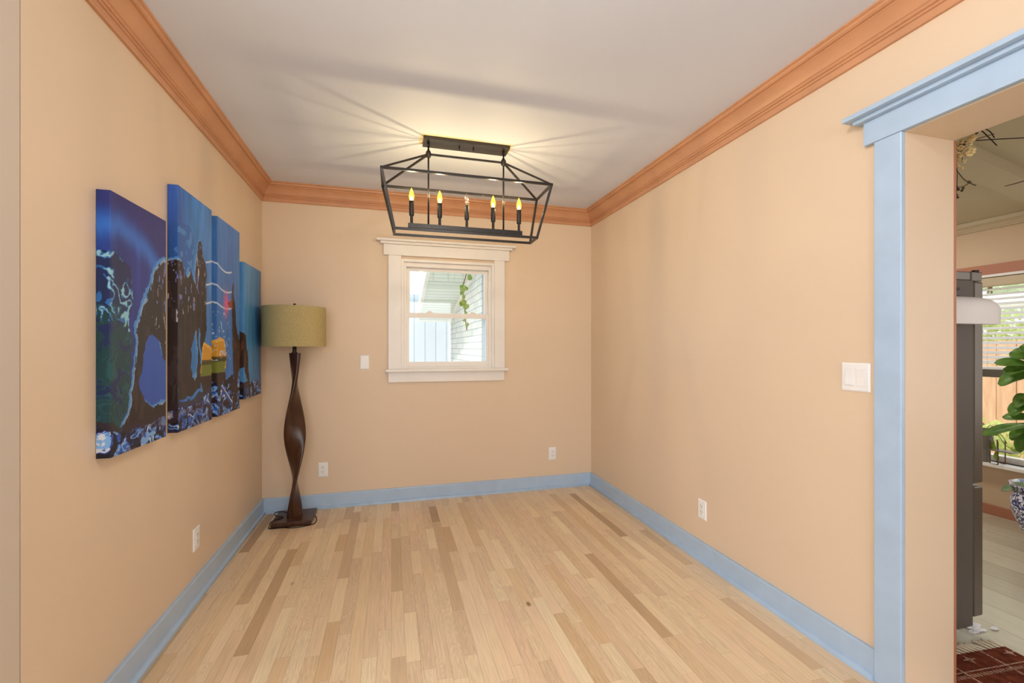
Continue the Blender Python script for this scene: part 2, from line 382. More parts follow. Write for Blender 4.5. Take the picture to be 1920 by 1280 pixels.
# cased opening to the kitchen
dr = thing('door_1', (XR, YJ, 0), 'cased opening to the kitchen in pale blue trim', 'doorway', kind='structure')
build('side_casing', MB().box(XR-.020, XR, YJ, YJ+.095, 0, ZO+.003), M['blue'], dr, bevel=.003)
build('head_casing', MB().box(XR-.024, XR, YS-.1, YJ+.131, ZO+.003, ZO+.092), M['blue'], dr, bevel=.002)
build('cap_moulding', MB().box(XR-.046, XR, YS-.12, YJ+.1564, ZO+.092, ZO+.107), M['blue'], dr, bevel=.002)
build('cap_moulding', MB().box(XR-.072, XR, YS-.14, YJ+.1794, ZO+.107, ZO+.125), M['blue'], dr, bevel=.002)
build('jamb_bead', MB().box(XK-.001, XK+.012, YJ-.001, YJ+.150, 0, ZO), M['terra'], dr)

# ------------------------------------------------------------------ back window
w1 = thing('window_1', (.4675, D, 1.08), 'small white double hung window in the back wall', 'window', kind='structure')
y0 = D
for x0, x1 in ((-.026, .078), (.868, .960)):
    build('side_casing', MB().box(x0, x1, y0-.02, y0, 1.095, 2.032), M['white'], w1, bevel=.002)
build('head_casing', MB().box(-.063, 1.000, y0-.024, y0, 2.032, 2.122), M['white'], w1, bevel=.002)
build('cap_moulding', MB().box(-.088, 1.027, y0-.042, y0, 2.122, 2.142), M['white'], w1, bevel=.002)
build('cap_moulding', MB().box(-.115, 1.052, y0-.064, y0, 2.142, 2.160), M['white'], w1, bevel=.002)
build('stool', MB().box(-.048, .985, y0-.055, y0+.05, 1.072, 1.095), M['white'], w1, bevel=.004)
build('apron', MB().box(-.026, .956, y0-.018, y0, .986, 1.072), M['white'], w1, bevel=.002)
m = MB()   # jamb liner and stop
for (a, b, c, d) in ((.078, .100, 1.095, 2.010), (.846, .868, 1.095, 2.010), (.100, .846, 1.988, 2.010)):
    m.box(a, b, y0-.006, y0+.13, c, d)
build('jamb_liner', m, M['white'], w1, bevel=.0015)
m = MB()
for (a, b, c, d) in ((.100, .121, 1.095, 1.988), (.825, .846, 1.095, 1.988), (.121, .825, 1.952, 1.988), (.121, .825, 1.095, 1.110)):
    m.box(a, b, y0+.022, y0+.12, c, d)
build('vinyl_frame', m, M['vinyl'], w1, bevel=.0015)
def sash(name, x0, x1, z0, z1, yy, st, rt, rb, glassname):
    m = MB().box(x0, x0+st, yy, yy+.03, z0, z1).box(x1-st, x1, yy, yy+.03, z0, z1).box(x0+st, x1-st, yy, yy+.03, z1-rt, z1).box(x0+st, x1-st, yy, yy+.03, z0, z0+rb)
    s = build(name, m, M['vinyl'], w1, bevel=.0015)
    build('glass_pane', MB().box(x0+st, x1-st, yy+.012, yy+.016, z0+rb, z1-rt), M['glass'], s); return s
sash('upper_sash', .121, .825, 1.530, 1.952, y0+.070, .030, .026, .030, '')
lo = sash('lower_sash', .121, .825, 1.110, 1.566, y0+.036, .022, .040, .042, '')
for xx in (.285, .655):
    build('sash_lock', MB().box(xx, xx+.06, y0+.040, y0+.066, 1.566, 1.574).box(xx+.012, xx+.044, y0+.044, y0+.062, 1.574, 1.584), M['vinyl'], lo, bevel=.002)

# ------------------------------------------------------------------ chandelier
CX0, CY0 = .4515, 2.726
ch = thing('chandelier', (CX0, CY0, H), 'black lantern cage chandelier with five candle lights hanging from ceiling', 'chandelier')
build('canopy', MB().box(.184, .715, CY0-.059, CY0+.059, H-.021, H), M['canopy'], ch, bevel=.002)
for xx in (.405, .493):
    build('canopy_screw', MB().lathe([(.0045, 0), (.0045, .010), (.003, .012)], (xx, CY0, H-.033), 10), M['black'], ch)
ZA, A1, B1, ZB, A2, B2, ZK = 2.281, .506, .147, 1.965, .4350, .0735, 2.4455
xsL, xsR = .2165, .6865
for xx in (xsL, xsR):
    build('stem', MB().tube([(xx, CY0, H-.02), (xx, CY0, 2.015)], .0055, 10), M['iron'], ch, smooth=True)
    k = MB().lathe([(.009, -.020), (.014, -.016), (.017, -.006), (.017, .006), (.014, .016), (.009, .022), (.006, .03)], (xx, CY0, ZK), 14)
    k.lathe([(.004, 0), (.010, .004), (.010, .012), (.006, .016)], (xx, CY0, H-.038), 12)
    build('knuckle', k, M['iron'], ch, autosmooth=40)
w = .0140
def cn(a, b, z): return {(sx, sy): Vector((CX0+sx*a, CY0+sy*b, z)) for sx in (-1, 1) for sy in (-1, 1)}
U, L = cn(A1, B1, ZA), cn(A2, B2, ZB)
m = MB()
for R in (U, L):
    for sy in (-1, 1): m.bar(R[(-1, sy)]-Vector((w/2, 0, 0)), R[(1, sy)]+Vector((w/2, 0, 0)), w)
    for sx in (-1, 1): m.bar(R[(sx, -1)], R[(sx, 1)], w)
for k in U: m.bar(U[k], L[k], w, up=(0, 1, 0))
build('cage_frame', m, M['iron'], ch, bevel=.001)
m = MB().bar((xsL, CY0, ZK), (xsR, CY0, ZK), .011)
for (sx, sy), p in U.items(): m.bar((xsL if sx < 0 else xsR, CY0, ZK), p, .011)
build('roof_frame', m, M['iron'], ch, bevel=.001)
build('candle_bar', MB().box(.096, .808, CY0-.014, CY0+.014, 1.990, 2.018), M['iron'], ch, bevel=.0015)
bulb_prof = [(.0085, 0), (.010, .004), (.0145, .016), (.0165, .027), (.0158, .038), (.0128, .052), (.0088, .065), (.0050, .074), (.0022, .080), (.0006, .083)]
for i, xx in enumerate((.1165, .2845, .4515, .6195, .7885)):
    lit = i != 2
    c = MB().lathe([(.0085, 0), (.0085, .048)], (xx, CY0, 2.016), 14).lathe([(.0125, 0), (.0145, .004), (.0145, .084), (.0135, .089)], (xx, CY0, 2.0645), 18)
    co = build('candle_holder', c, M['iron'], ch, autosmooth=50)
    bo = build('bulb', MB().lathe(bulb_prof, (xx, CY0, 2.150), 20), M['lit_bulb'] if lit else M['clear_bulb'], co, smooth=True)
    if not lit: bo['label'] = 'unlit clear glass bulb'
    f = MB()
    for s in (-1, 1): f.tube([(xx+s*.003, CY0, 2.152), (xx+s*.004, CY0, 2.164), (xx+s*.0035, CY0, 2.178), (xx, CY0, 2.184 if lit else 2.200)], .0016 if lit else .0007, 6)
    if lit: f.lathe([(.001, 0), (.0085, .007), (.0095, .014), (.006, .023), (.001, .029)], (xx, CY0, 2.152), 12)
    build('filament', f, M['glow'] if lit else M['cold'], co, smooth=True)
    if lit:
        ld = bpy.data.lights.new('candle_light', 'POINT'); ld.energy = 3.9; ld.color = (1, .84, .64); ld.shadow_soft_size = .007
        lo_ = bpy.data.objects.new('candle_light', ld); COL.objects.link(lo_); lo_.location = (xx, CY0, 2.196)
# unpainted ring of ceiling round the canopy
m = MB(); ring_o = []; ring_i = []
for (x, y) in [(.170, CY0-.078), (.30, CY0-.083), (.42, CY0-.079), (.50, CY0-.082), (.60, CY0-.070), (.731, CY0-.074), (.735, CY0+.02), (.728, CY0+.068), (.45, CY0+.064), (.165, CY0+.069), (.160, CY0+.01)]: ring_o.append((x, y))
n_ = len(ring_o)
m.add([(x, y, H-.0012) for x, y in ring_o]+[(x, y, H+.004) for x, y in ring_o], [tuple(range(n_))]+[(i, (i+1) % n_, n_+(i+1) % n_, n_+i) for i in range(n_)])
tag(build('trim_4', m, M['patch']), 'bare cream strip of ceiling round the chandelier plate', 'ceiling patch', kind='structure')

# ------------------------------------------------------------------ floor lamp
LX, LY = -.688, 3.560
lamp = thing('floor_lamp', (LX, LY, 0), 'tall floor lamp with twisted espresso wood body and khaki drum shade', 'lamp')
build('base', MB().box(LX-.133, LX+.133, LY-.122, LY+.135, 0, .036), M['espresso'], lamp, bevel=.003)
m = MB(); zs = [.034+(1.232-.034)*i/90 for i in range(91)]; NS = 28; vs = []
for z in zs:
    ph = PI*(z-.615)/.732
    if z < .62: wd = .058+(.0745-.058)*math.sin(min(1, (z-.034)/.586)*PI/2)
    else: wd = .0745-(.0745-.047)*min(1, (z-.62)/.55)**1.1
    th_ = .0165+.004*max(0, (z-.7)/.5) + (.012*max(0, (.12-z)/.1))
    for k in range(NS):
        t = 2*PI*k/NS; cxx, sxx = math.cos(t), math.sin(t)
        a = wd*math.copysign(abs(cxx)**.62, cxx); b = th_*math.copysign(abs(sxx)**.8, sxx)*(1-.25*abs(cxx)**3)
        vs.append((LX+.002+a*math.cos(ph)-b*math.sin(ph), LY+a*math.sin(ph)+b*math.cos(ph), z))
nz_ = len(zs)
m.add(vs, [(i*NS+k, i*NS+(k+1) % NS, (i+1)*NS+(k+1) % NS, (i+1)*NS+k) for i in range(nz_-1) for k in range(NS)]+[tuple(reversed(range(NS))), tuple(range((nz_-1)*NS, nz_*NS))])
build('twisted_body', m, M['espresso'], lamp, autosmooth=50)
build('neck', MB().lathe([(.022, 0), (.022, .006), (.014, .010), (.014, .055), (.011, .06), (.011, .20)], (LX, LY, 1.230), 16), M['iron'], lamp, autosmooth=40)
m = MB(); SR = .2135; zb, zt = 1.280, 1.568
for r0, r1 in ((SR, SR-.0035),):
    nn = 64
    vs = [(LX+r*math.cos(2*PI*k/nn), LY+r*math.sin(2*PI*k/nn), z) for r, z in ((SR, zb), (SR, zt), (SR-.004, zt), (SR-.004, zb)) for k in range(nn)]
    m.add(vs, [(i*nn+k, i*nn+(k+1) % nn, ((i+1) % 4)*nn+(k+1) % nn, ((i+1) % 4)*nn+k) for i in range(4) for k in range(nn)])
sh = build('lamp_shade', m, M['shade'], lamp, autosmooth=40)
m = MB()
for k in range(3):
    a = 2*PI*k/3+.4; m.tube([(LX, LY, zt-.012), (LX+SR*.98*math.cos(a), LY+SR*.98*math.sin(a), zt-.006)], .0018, 6)
build('shade_spider', m, M['iron'], lamp)
build('finial', MB().lathe([(.006, -.14), (.006, 0), (.010, .004), (.010, .030), (.006, .034)], (LX, LY, zt-.006), 12), M['cord'], lamp, autosmooth=40)
cp = [(LX-.035, LY+.035, .040), (LX-.09, LY+.055, .055), (LX-.135, LY+.035, .060), (LX-.125, LY-.005, .050), (LX-.07, LY-.025, .041), (LX-.11, LY-.06, .041), (LX-.136, LY-.105, .039), (LX-.139, LY-.118, .022), (LX-.135, LY-.128, .005), (LX-.05, LY-.130, .004), (LX+.02, LY-.150, .004), (LX+.09, LY-.140, .004), (LX+.145, LY-.115, .004), (LX+.158, LY-.06, .004), (LX+.150, LY-.01, .010), (LX+.137, LY+.01, .016)]
def smooth_pts(P, n=6):
    P = [Vector(p) for p in P]; out = []
    for i in range(len(P)-1):
        a, b, c, d = P[max(i-1, 0)], P[i], P[i+1], P[min(i+2, len(P)-1)]
        for k in range(n):
            t = k/n; out.append(.5*((2*b)+(c-a)*t+(2*a-5*b+4*c-d)*t*t+(3*b-a-3*c+d)*t**3))
    return out+[P[-1]]
build('power_cord', MB().tube(smooth_pts(cp), .0033, 8), M['cord'], lamp, smooth=True)

# ------------------------------------------------------------------ four canvases with an abstract night landscape
rng = np.random.RandomState(5)
def vnoise(x, y, seed):
    r = np.random.RandomState(seed).rand(97, 97)
    xi, yi = np.floor(x).astype(int), np.floor(y).astype(int); fx, fy = x-xi, y-yi
    fx, fy = fx*fx*(3-2*fx), fy*fy*(3-2*fy)
    g = lambda a, b: r[a % 97, b % 97]
    return (g(xi, yi)*(1-fx)+g(xi+1, yi)*fx)*(1-fy)+(g(xi, yi+1)*(1-fx)+g(xi+1, yi+1)*fx)*fy
def fbm(x, y, seed, o=4): return sum(vnoise(x*2**k, y*2**k, seed+k)*.5**(k+1) for k in range(o))/(1-.5**o)
def inpoly(x, y, P):
    r = np.zeros(x.shape, bool)
    for (x0, y0_), (x1, y1_) in zip(P, P[1:]+P[:1]):
        c = (y0_ > y) != (y1_ > y)
        with np.errstate(divide='ignore', invalid='ignore'): r ^= c & (x < (x1-x0)*(y-y0_)/(y1_-y0_+1e-12)+x0)
    return r
def srgb(c): return np.array([lin(v) for v in c])
ROCK1 = [(2.30, 1.66), (2.17, 1.64), (2.10, 1.60), (2.05, 1.50), (1.99, 1.42), (1.955, 1.30), (1.945, 1.15), (1.915, 1.04), (1.85, .975), (2.3, .975)]
HOLE1 = [(2.00, 1.20), (2.03, 1.30), (2.07, 1.335), (2.12, 1.30), (2.15, 1.23), (2.3, 1.19), (2.3, 1.05), (2.08, 1.045), (2.01, 1.07), (1.985, 1.12)]
ROCK2 = [(2.2, 1.66), (2.33, 1.67), (2.38, 1.60), (2.42, 1.64), (2.46, 1.58), (2.485, 1.72), (2.52, 1.80), (2.545, 1.80), (2.575, 1.71), (2.60, 1.69), (2.61, 1.55), (2.60, 1.36), (2.575, 1.30), (2.56, 1.14), (2.53, 1.06), (2.2, 1.02)]
HOLE2 = [(2.42, 1.26), (2.455, 1.30), (2.475, 1.36), (2.49, 1.29), (2.49, 1.13), (2.44, 1.12), (2.42, 1.18)]
HOLE2B = [(2.505, 1.36), (2.53, 1.33), (2.54, 1.2), (2.525, 1.2)]
TRUNK = [(2.985, .90), (3.010, 1.10), (2.995, 1.30), (2.985, 1.50), (2.975, 1.66), (3.00, 1.68), (3.015, 1.58), (3.04, 1.52), (3.07, 1.36), (3.12, 1.32), (3.15, 1.38), (3.245, 1.35), (3.285, 1.22), (3.30, 1.10), (3.37, .90), (3.33, .90), (3.255, 1.08), (3.22, 1.14), (3.10, 1.12), (3.05, .90)]
BRANCH = [(2.90, 1.525), (2.99, 1.56), (3.0, 1.49), (2.93, 1.50)]
def art(Y, Z):
    wy, wz = Y+(fbm(Y*14, Z*14, 3)-.5)*.05, Z+(fbm(Y*14, Z*14, 13)-.5)*.06
    ks = [1.7, 1.9, 2.2, 2.45, 2.65, 3.0, 3.3, 3.48, 3.7]
    cs = [(26, 66, 150), (40, 52, 136), (44, 66, 156), (52, 128, 208), (70, 128, 202), (62, 116, 196), (78, 146, 206), (56, 124, 186), (12, 50, 100)]
    L = np.array([srgb(c) for c in cs])
    C = np.stack([np.interp(Y, ks, L[:, k]) for k in range(3)], -1)
    st = fbm(Y*40, Z*5, 21)
    C *= (.62+.76*st)[..., None]
    C *= np.interp(Z, [1.0, 1.35, 1.7, 2.0], [1.05, .95, 1.0, 1.1])[..., None]
    def put(mask, c, amt=1.0):
        a = (np.asarray(mask, float)*amt)[..., None]; C[:] = C*(1-a)+srgb(c)*a
    # first panel: dark top band, sweeping light arc, foliage
    arc = Z-(1.735-.9*(np.maximum(Y-1.80, 0)-.05)**2*1.6)+(st-.5)*.04
    put((Y < 2.25)*np.clip(arc/.03, 0, 1), (44, 46, 112), .75)
    put((Y < 2.2)*np.exp(-((arc+.045)/.04)**2), (52, 118, 214), .8)
    fol = fbm(Y*22+3*fbm(Y*16, Z*16, 44), Z*18, 31); sw = np.sin(24*fbm(Y*16+2*fbm(Y*11, Z*11, 48), Z*16+2*fbm(Y*13+7, Z*12+3, 47), 37, 2))*np.clip(1.6*fbm(Y*11+5, Z*9, 49)-.25, 0, 1)
    fm = (wy < 1.925)*(Z < 1.60-.35*np.clip(Y-1.82, 0, 1))
    put(fm, (18, 32, 56), .75); put(fm*(Z < 1.42)*(fol > .45), (22, 66, 66), .8); put(fm*(sw > .42)*(Z <= 1.40), (30, 86, 92), .75); put(fm*(sw > .30)*(Z > 1.36), (44, 112, 184), .85); put(fm*(sw > .62)*(Z > 1.33), (150, 206, 220), .85)
    put(inpoly(wy, wz, HOLE1), (46, 96, 190), .65)
    # second panel dome of pale blue stone behind the dark rocks
    dome = ((Y-2.36)/.10)**2+((wz-1.72)/.13)**2 < 1
    put(dome*(Y > 2.2), (36, 92, 172), .7); put(dome*(fbm(Y*40, Z*30, 77) > .62)*(Y > 2.2), (96, 160, 226), .5)
    for P, Hs in ((ROCK1, [HOLE1]), (ROCK2, [HOLE2, HOLE2B])):
        f = lambda a, b: inpoly(a, b, P) & ~np.any([inpoly(a, b, h) for h in Hs], axis=0)
        mk = f(wy, wz); rim = f(wy+.010, wz-.008) & ~mk; rim2 = mk & ~f(wy-.007, wz+.006)
        put(mk, (40, 32, 34)); put(mk*(fbm(Y*50, Z*12, 55) > .6), (66, 54, 58), .6); put(mk*(fbm(Y*70, Z*22, 59) > .68)*(Z > 1.45), (122, 132, 204), .8); put(mk*(fbm(Y*90, Z*14, 61) > .74)*(Z+.5*(fbm(Y*8, Z*5, 67)-.5) > 1.42), (214, 208, 222), .8)
        put(rim, (74, 150, 226), .8); put(rim2*(fbm(Y*20, Z*9, 63) > .5), (150, 190, 232), .7)
    # yellow-green boulders
    for cx, cz, a, b in ((2.615, 1.17, .075, .125), (2.80, 1.18, .085, .14)):
        e = np.abs((wy-cx)/a)**4+np.abs((wz-cz)/b)**4; mk = e < 1; t = np.clip((Z-(cz-b))/(2*b), 0, 1)
        put(mk*(t > .62), (206, 150, 44)); put(mk*(t <= .62)*(t > .33), (112, 124, 48)); put(mk*(t <= .33), (52, 34, 34)); put(mk*(e > .6)*(t > .4), (236, 190, 90), .7); put(mk*(np.abs(t-.6) < .05), (52, 40, 24), .8)
    # wires
    for z0, am, y0_ in ((1.745, .040, 2.60), (1.625, .035, 2.60), (1.525, .030, 2.60)):
        zc = z0-am*np.abs(np.sin((Y-2.72)*9.5)); put((np.abs(Z-zc) < .0045)*(Y > y0_)*(Y < 2.98), (214, 226, 244), .9)
    # glow and dead tree
    put(np.exp(-(((Y-2.89)/.035)**2+((Z-1.52)/.06)**2)), (236, 96, 140), .9)
    tk = inpoly(wy, wz, TRUNK); put(tk & ~inpoly(wy+.008, wz, TRUNK), (150, 130, 120)); put(tk, (52, 34, 30)); put(tk*(fbm(Y*90, Z*14, 71) > .62), (112, 72, 52), .8); put(inpoly(wy, wz, BRANCH), (150, 62, 40))
    # white flecks behind the boulder
    put((fbm(Y*60, Z*60, 91) > .70)*(Y > 2.72)*(Y < 2.97)*(Z < 1.47)*(Z > 1.2), (190, 210, 236), .9)
    # rippled pebbles along the foot
    zg = np.interp(Y, [1.7, 1.9, 2.2, 2.5, 2.65, 2.8, 3.0, 3.2, 3.6], [1.045, .99, 1.02, 1.03, 1.07, 1.05, 1.12, 1.05, 1.03])+(fbm(Y*20, Z*20, 5)-.5)*.03
    gm = (wz < zg) & ~tk
    put(gm & (Z > zg-.03) & (Y < 2.7), (44, 32, 40), .9)
    u = Y*22+2.2*fbm(Y*20, Z*18, 101); v = Z*30+2.2*fbm(Y*18, Z*20, 111)
    r1 = np.sin(13*fbm(u*.9, v*.9, 122, 2)); r2 = fbm(u*2, v*2, 131, 2)
    gm2 = gm & ((Z < zg-.03) | (Y > 2.7))
    put(gm2, (18, 26, 66)); put(gm2*(r1 > -.1), (36, 88, 186)); put(gm2*(r1 > .62)*(r2 > .35), (122, 172, 228)); put(gm2*(r2 > .70)*(r1 > .2), (222, 224, 226), .8); put(gm2*(r1 < -.75), (16, 14, 26)); put(gm2*(fbm(Y*9, Z*30, 141) > .62), (70, 44, 48), .5)
    rail = np.abs((Y-2.80)-(1.06-Z)*1.5) < .02; put(rail*gm*(Y > 2.74)*(Y < 3.0), (40, 80, 170), .9); put((np.abs((Y-2.82)-(1.06-Z)*1.5) < .006)*gm*(Y > 2.74)*(Y < 3.05), (220, 220, 214), .9)
    return np.clip(C, 0.002, .95)
def canvas(y0_, y1_, z0_, z1_, label):
    t, st = .040, .0028; w_, h_ = y1_-y0_, z1_-z0_
    ss = np.concatenate([-t+t*np.arange(14)/14, np.linspace(0, w_, int(w_/st)), w_+t*np.arange(1, 15)/14])
    rs = np.concatenate([[-t], np.linspace(0, h_, int(h_/st)), [h_+t]])
    S, R = np.meshgrid(ss, rs, indexing='ij')
    over = np.maximum.reduce([-S, S-w_, -R, R-h_, np.zeros_like(S)])
    V = np.stack([XL+.002+t-over, y0_+np.clip(S, 0, w_), z0_+np.clip(R, 0, h_)], -1)
    Yc = y0_+S; Zc = z0_+R
    C = art(Yc, Zc)
    a, b = S.shape; idx = np.arange(a*b).reshape(a, b)
    F = np.stack([idx[:-1, :-1], idx[1:, :-1], idx[1:, 1:], idx[:-1, 1:]], -1).reshape(-1, 4)
    me = bpy.data.meshes.new('canvas_print'); off = np.array([XL, (y0_+y1_)/2, z0_])
    nv = a*b
    # back face closes the box
    bk = np.array([[XL+.002, y0_, z0_], [XL+.002, y1_, z0_], [XL+.002, y1_, z1_], [XL+.002, y0_, z1_]])
    allv = np.concatenate([V.reshape(-1, 3), bk])-off
    me.vertices.add(nv+4); me.vertices.foreach_set('co', allv.ravel())
    F2 = np.concatenate([F, [[nv+3, nv+2, nv+1, nv]]])
    nf = len(F2); me.loops.add(nf*4); me.loops.foreach_set('vertex_index', F2.ravel().astype(np.int32))
    me.polygons.add(nf); me.polygons.foreach_set('loop_start', np.arange(0, nf*4, 4, dtype=np.int32)); me.polygons.foreach_set('loop_total', np.full(nf, 4, dtype=np.int32))
    me.update(calc_edges=True); me.validate()
    ca = me.color_attributes.new('art', 'FLOAT_COLOR', 'POINT')
    rgba = np.ones((nv+4, 4), np.float32); rgba[:nv, :3] = C.reshape(-1, 3); rgba[nv:, :3] = .6
    ca.data.foreach_set('color', rgba.ravel())
    me.materials.append(M['art'])
    o = bpy.data.objects.new('canvas_print', me); COL.objects.link(o); o.location = tuple(off)
    return tag(o, label, 'wall art', 'canvas panels on the left wall')
canvas(1.802, 2.183, .897, 1.804, 'canvas panel nearest the viewer, dark arch beside teal foliage and blue pebbles')
canvas(2.294, 2.675, .892, 1.997, 'tall canvas panel with pointed dark rocks under bright blue sky, second from the viewer')
canvas(2.757, 3.120, .893, 1.991, 'tall canvas panel with wavy white lines, pink glow and yellow-green block')
canvas(3.209, 3.592, .938, 1.825, 'shortest canvas panel, mostly plain blue, hanging beside the lamp shade')

# ------------------------------------------------------------------ outlets and switches (built facing -Y, then turned)
def plate(root, w_, h_):
    m = MB(); e = .006
    pr = [(-w_/2, 0), (-w_/2, -.003), (-w_/2+e, -.006), (w_/2-e, -.006), (w_/2, -.003), (w_/2, 0)]
    o = [(x, y, -h_/2) for x, y in [(-w_/2, 0), (w_/2, 0)]]
    vs = []
    for k, (ins, yy) in enumerate(((0, 0), (0, -.003), (e, -.0065))):
        vs += [(-w_/2+ins, yy, -h_/2+ins), (w_/2-ins, yy, -h_/2+ins), (w_/2-ins, yy, h_/2-ins), (-w_/2+ins, yy, h_/2-ins)]
    fs = [(3, 2, 1, 0), (8, 9, 10, 11)]+[(k*4+i, k*4+(i+1) % 4, (k+1)*4+(i+1) % 4, (k+1)*4+i) for k in (0, 1) for i in range(4)]
    return local('cover_plate', m.add(vs, fs), M['plate'], root)
def local(name, mb, mat, parent, **kw):
    keep = []
    o = build(name, mb, mat, None, **kw); o.parent = parent; return o
def screw(root, x, z): return local('screw', MB().tube([(x, -.006, z), (x, -.0078, z)], .003, 10), M['plate'], root)
def outlet(loc, rz, label, blank=False):
    r = thing('wall_outlet', loc, label, 'outlet', 'white wall outlets', rz=rz)
    plate(r, .071, .114)
    if blank:
        local('receptacle', MB().box(-.0165, .0165, -.0085, -.004, -.0335, .0335), M['plate'], r, bevel=.001)
    rc = local('receptacle', MB().box(-.0165, .0165, -.0085, -.004, -.0335, .0335), M['plate'], r, bevel=.001) if not blank else None
    if rc:
        for zc in (-.017, .017):
            for xx, hh in ((-.0065, .009), (.0065, .007)):
                local('slot', MB().box(xx-.0012, xx+.0012, -.0089, -.008, zc+.002, zc+.002+hh), M['slot'], rc)
            local('ground_hole', MB().tube([(0, -.008, zc-.005), (0, -.0089, zc-.005)], .0026, 10), M['slot'], rc)
    for z in (-.048, .048): screw(r, 0, z)
    return r
outlet((-.524, D, .304), 0, 'white duplex outlet on back wall low beside the floor lamp')
outlet((1.411, D, .311), 0, 'white duplex outlet on back wall near the right corner')
outlet((XR, 2.253, .304), -PI/2, 'white duplex outlet low on the right wall')
outlet((XL, 2.592, .302), PI/2, 'white outlet low on left wall under the canvases')
def rocker(root, x, tilt):
    a, b = (.006, .002) if tilt else (.002, .006)
    yt, yb = -.0065-a*.9, -.0065-b*.9
    vs = [(x-.0155, -.005, -.032), (x+.0155, -.005, -.032), (x+.0155, -.005, .032), (x-.0155, -.005, .032), (x-.0155, yb, -.032), (x+.0155, yb, -.032), (x+.0155, yt, .032), (x-.0155, yt, .032), (x-.0155, -.0085, 0), (x+.0155, -.0085, 0)]
    local('rocker', MB().add(vs, [(3, 2, 1, 0), (4, 5, 9, 8), (8, 9, 6, 7), (0, 1, 5, 4), (2, 3, 7, 6), (1, 2, 6, 9, 5), (3, 0, 4, 8, 7)]), M['plate'], root, bevel=.0006)
    m = MB()
    for s in (-1, 1): m.box(x+s*.0175-.0008, x+s*.0175+.0008, -.0075, -.005, -.034, .034).box(x-.0175, x+.0175, -.0075, -.005, s*.034-.0008, s*.034+.0008)
    local('rocker_surround', m, M['plate'], root)
sw = thing('light_switch', (-.211, D, 1.153), 'white single rocker light switch left of the window', 'light switch', 'white light switches')
plate(sw, .071, .114); rocker(sw, 0, False); screw(sw, 0, .048); screw(sw, 0, -.048)
sw = thing('light_switch', (XR, 1.3465, 1.153), 'white double rocker light switch beside the kitchen opening', 'light switch', 'white light switches', rz=-PI/2)
plate(sw, .114, .114)
for i, x in enumerate((-.023, .023)): rocker(sw, x, i == 1); screw(sw, x, .048); screw(sw, x, -.048)

# ------------------------------------------------------------------ kitchen shell
EY0, EY1, EZ0, EZ1 = 1.45, 2.85, .405, 1.80
wallbox('wall_east', [(XE, XE+.12, -1.6, EY0, 0, 2.9), (XE, XE+.12, EY1, 4.6, 0, 2.9), (XE, XE+.12, EY0, EY1, 0, EZ0), (XE, XE+.12, EY0, EY1, EZ1, 2.9)], M['kwall'], 'tan kitchen wall with the blind covered window')
wallbox('wall_north', [(XR+.06, XE+.12, 4.5, 4.6, 0, 2.9)], M['kwall'], 'far kitchen wall hidden behind the fridge')
wallbox('wall_south', [(XK, XE+.12, -1.6, -1.5, 0, 2.9)], M['kwall'], 'kitchen wall behind the viewer')
zc_ = lambda x: 2.245+.2*(XE-x)
m = MB().add([(XR+.06, -1.6, zc_(XR+.06)), (XE+.12, -1.6, zc_(XE+.12)), (XE+.12, 4.6, zc_(XE+.12)), (XR+.06, 4.6, zc_(XR+.06))]+[(x, y, zc_(x)+.06) for x, y in ((XR+.06, -1.6), (XE+.12, -1.6), (XE+.12, 4.6), (XR+.06, 4.6))], [(0, 1, 2, 3), (7, 6, 5, 4), (0, 4, 5, 1), (1, 5, 6, 2), (2, 6, 7, 3), (3, 7, 4, 0)])
tag(build('ceiling_kitchen', m, M['kceil']), 'sloping cream kitchen ceiling', 'ceiling', kind='structure')
m = MB(); bm_ = [(x, y, zc_(x)-dz) for x in (XK, XE) for y in (1.800, 1.962) for dz in (0, .068)]
m.add(bm_, [(0, 1, 3, 2), (4, 6, 7, 5), (0, 4, 5, 1), (2, 3, 7, 6), (1, 5, 7, 3), (0, 2, 6, 4)])
tag(build('trim_5', m, M['kceil']), 'boxed beam across the kitchen ceiling', 'ceiling beam', kind='structure')
kp = [(0, 0), (-.012, 0), (-.016, .010), (-.020, .012), (-.030, .030), (-.042, .042), (-.048, .045), (-.05, .075), (0, .075)]
tag(build('trim_6', MB().sweep(kp, [(XE, -1.5, 2.178), (XE, 4.5, 2.178)], [(Vector((1, 0, 0)), Vector((0, 0, 1)))]*2), M['kcrown']), 'cream crown moulding on the kitchen window wall', 'crown moulding', kind='structure')
tag(build('baseboard_east', MB().box(XE-.015, XE, -1.5, 4.5, 0, .075), M['terra'], bevel=.003), 'terracotta baseboard under the kitchen window', 'baseboard', kind='structure')

# kitchen window
w2 = thing('window_2', (XE, 2.15, EZ0), 'kitchen window with half lowered blinds seen through the opening', 'window', kind='structure')
build('head_casing', MB().box(XE-.02, XE, EY0-.10, EY1+.10, 1.828, 1.905), M['terra'], w2, bevel=.003)
build('head_strip', MB().box(XE-.03, XE, EY0-.03, EY1+.03, 1.808, 1.828), M['white'], w2, bevel=.002)
m = MB()
for a, b, c, d in ((EY0, EY0+.05, EZ0, EZ1), (EY1-.05, EY1, EZ0, EZ1), (EY0, EY1, EZ1-.04, EZ1), (EY0, EY1, EZ0, EZ0+.045)): m.box(XE+.03, XE+.10, a, b, c, d)
build('window_frame', m, M['vinyl'], w2, bevel=.002)
build('meeting_rail', MB().box(XE+.035, XE+.09, EY0+.05, EY1-.05, 1.045, 1.105), M['grey_paint'], w2, bevel=.002)
for a, b in ((EZ0+.045, 1.045), (1.105, EZ1-.04)):
    build('glass_pane', MB().box(XE+.06, XE+.064, EY0+.05, EY1-.05, a, b), M['glass'], w2)
build('stool', MB().box(XE-.085, XE+.05, EY0-.05, EY1+.05, EZ0-.028, EZ0), M['vinyl'], w2, bevel=.004)
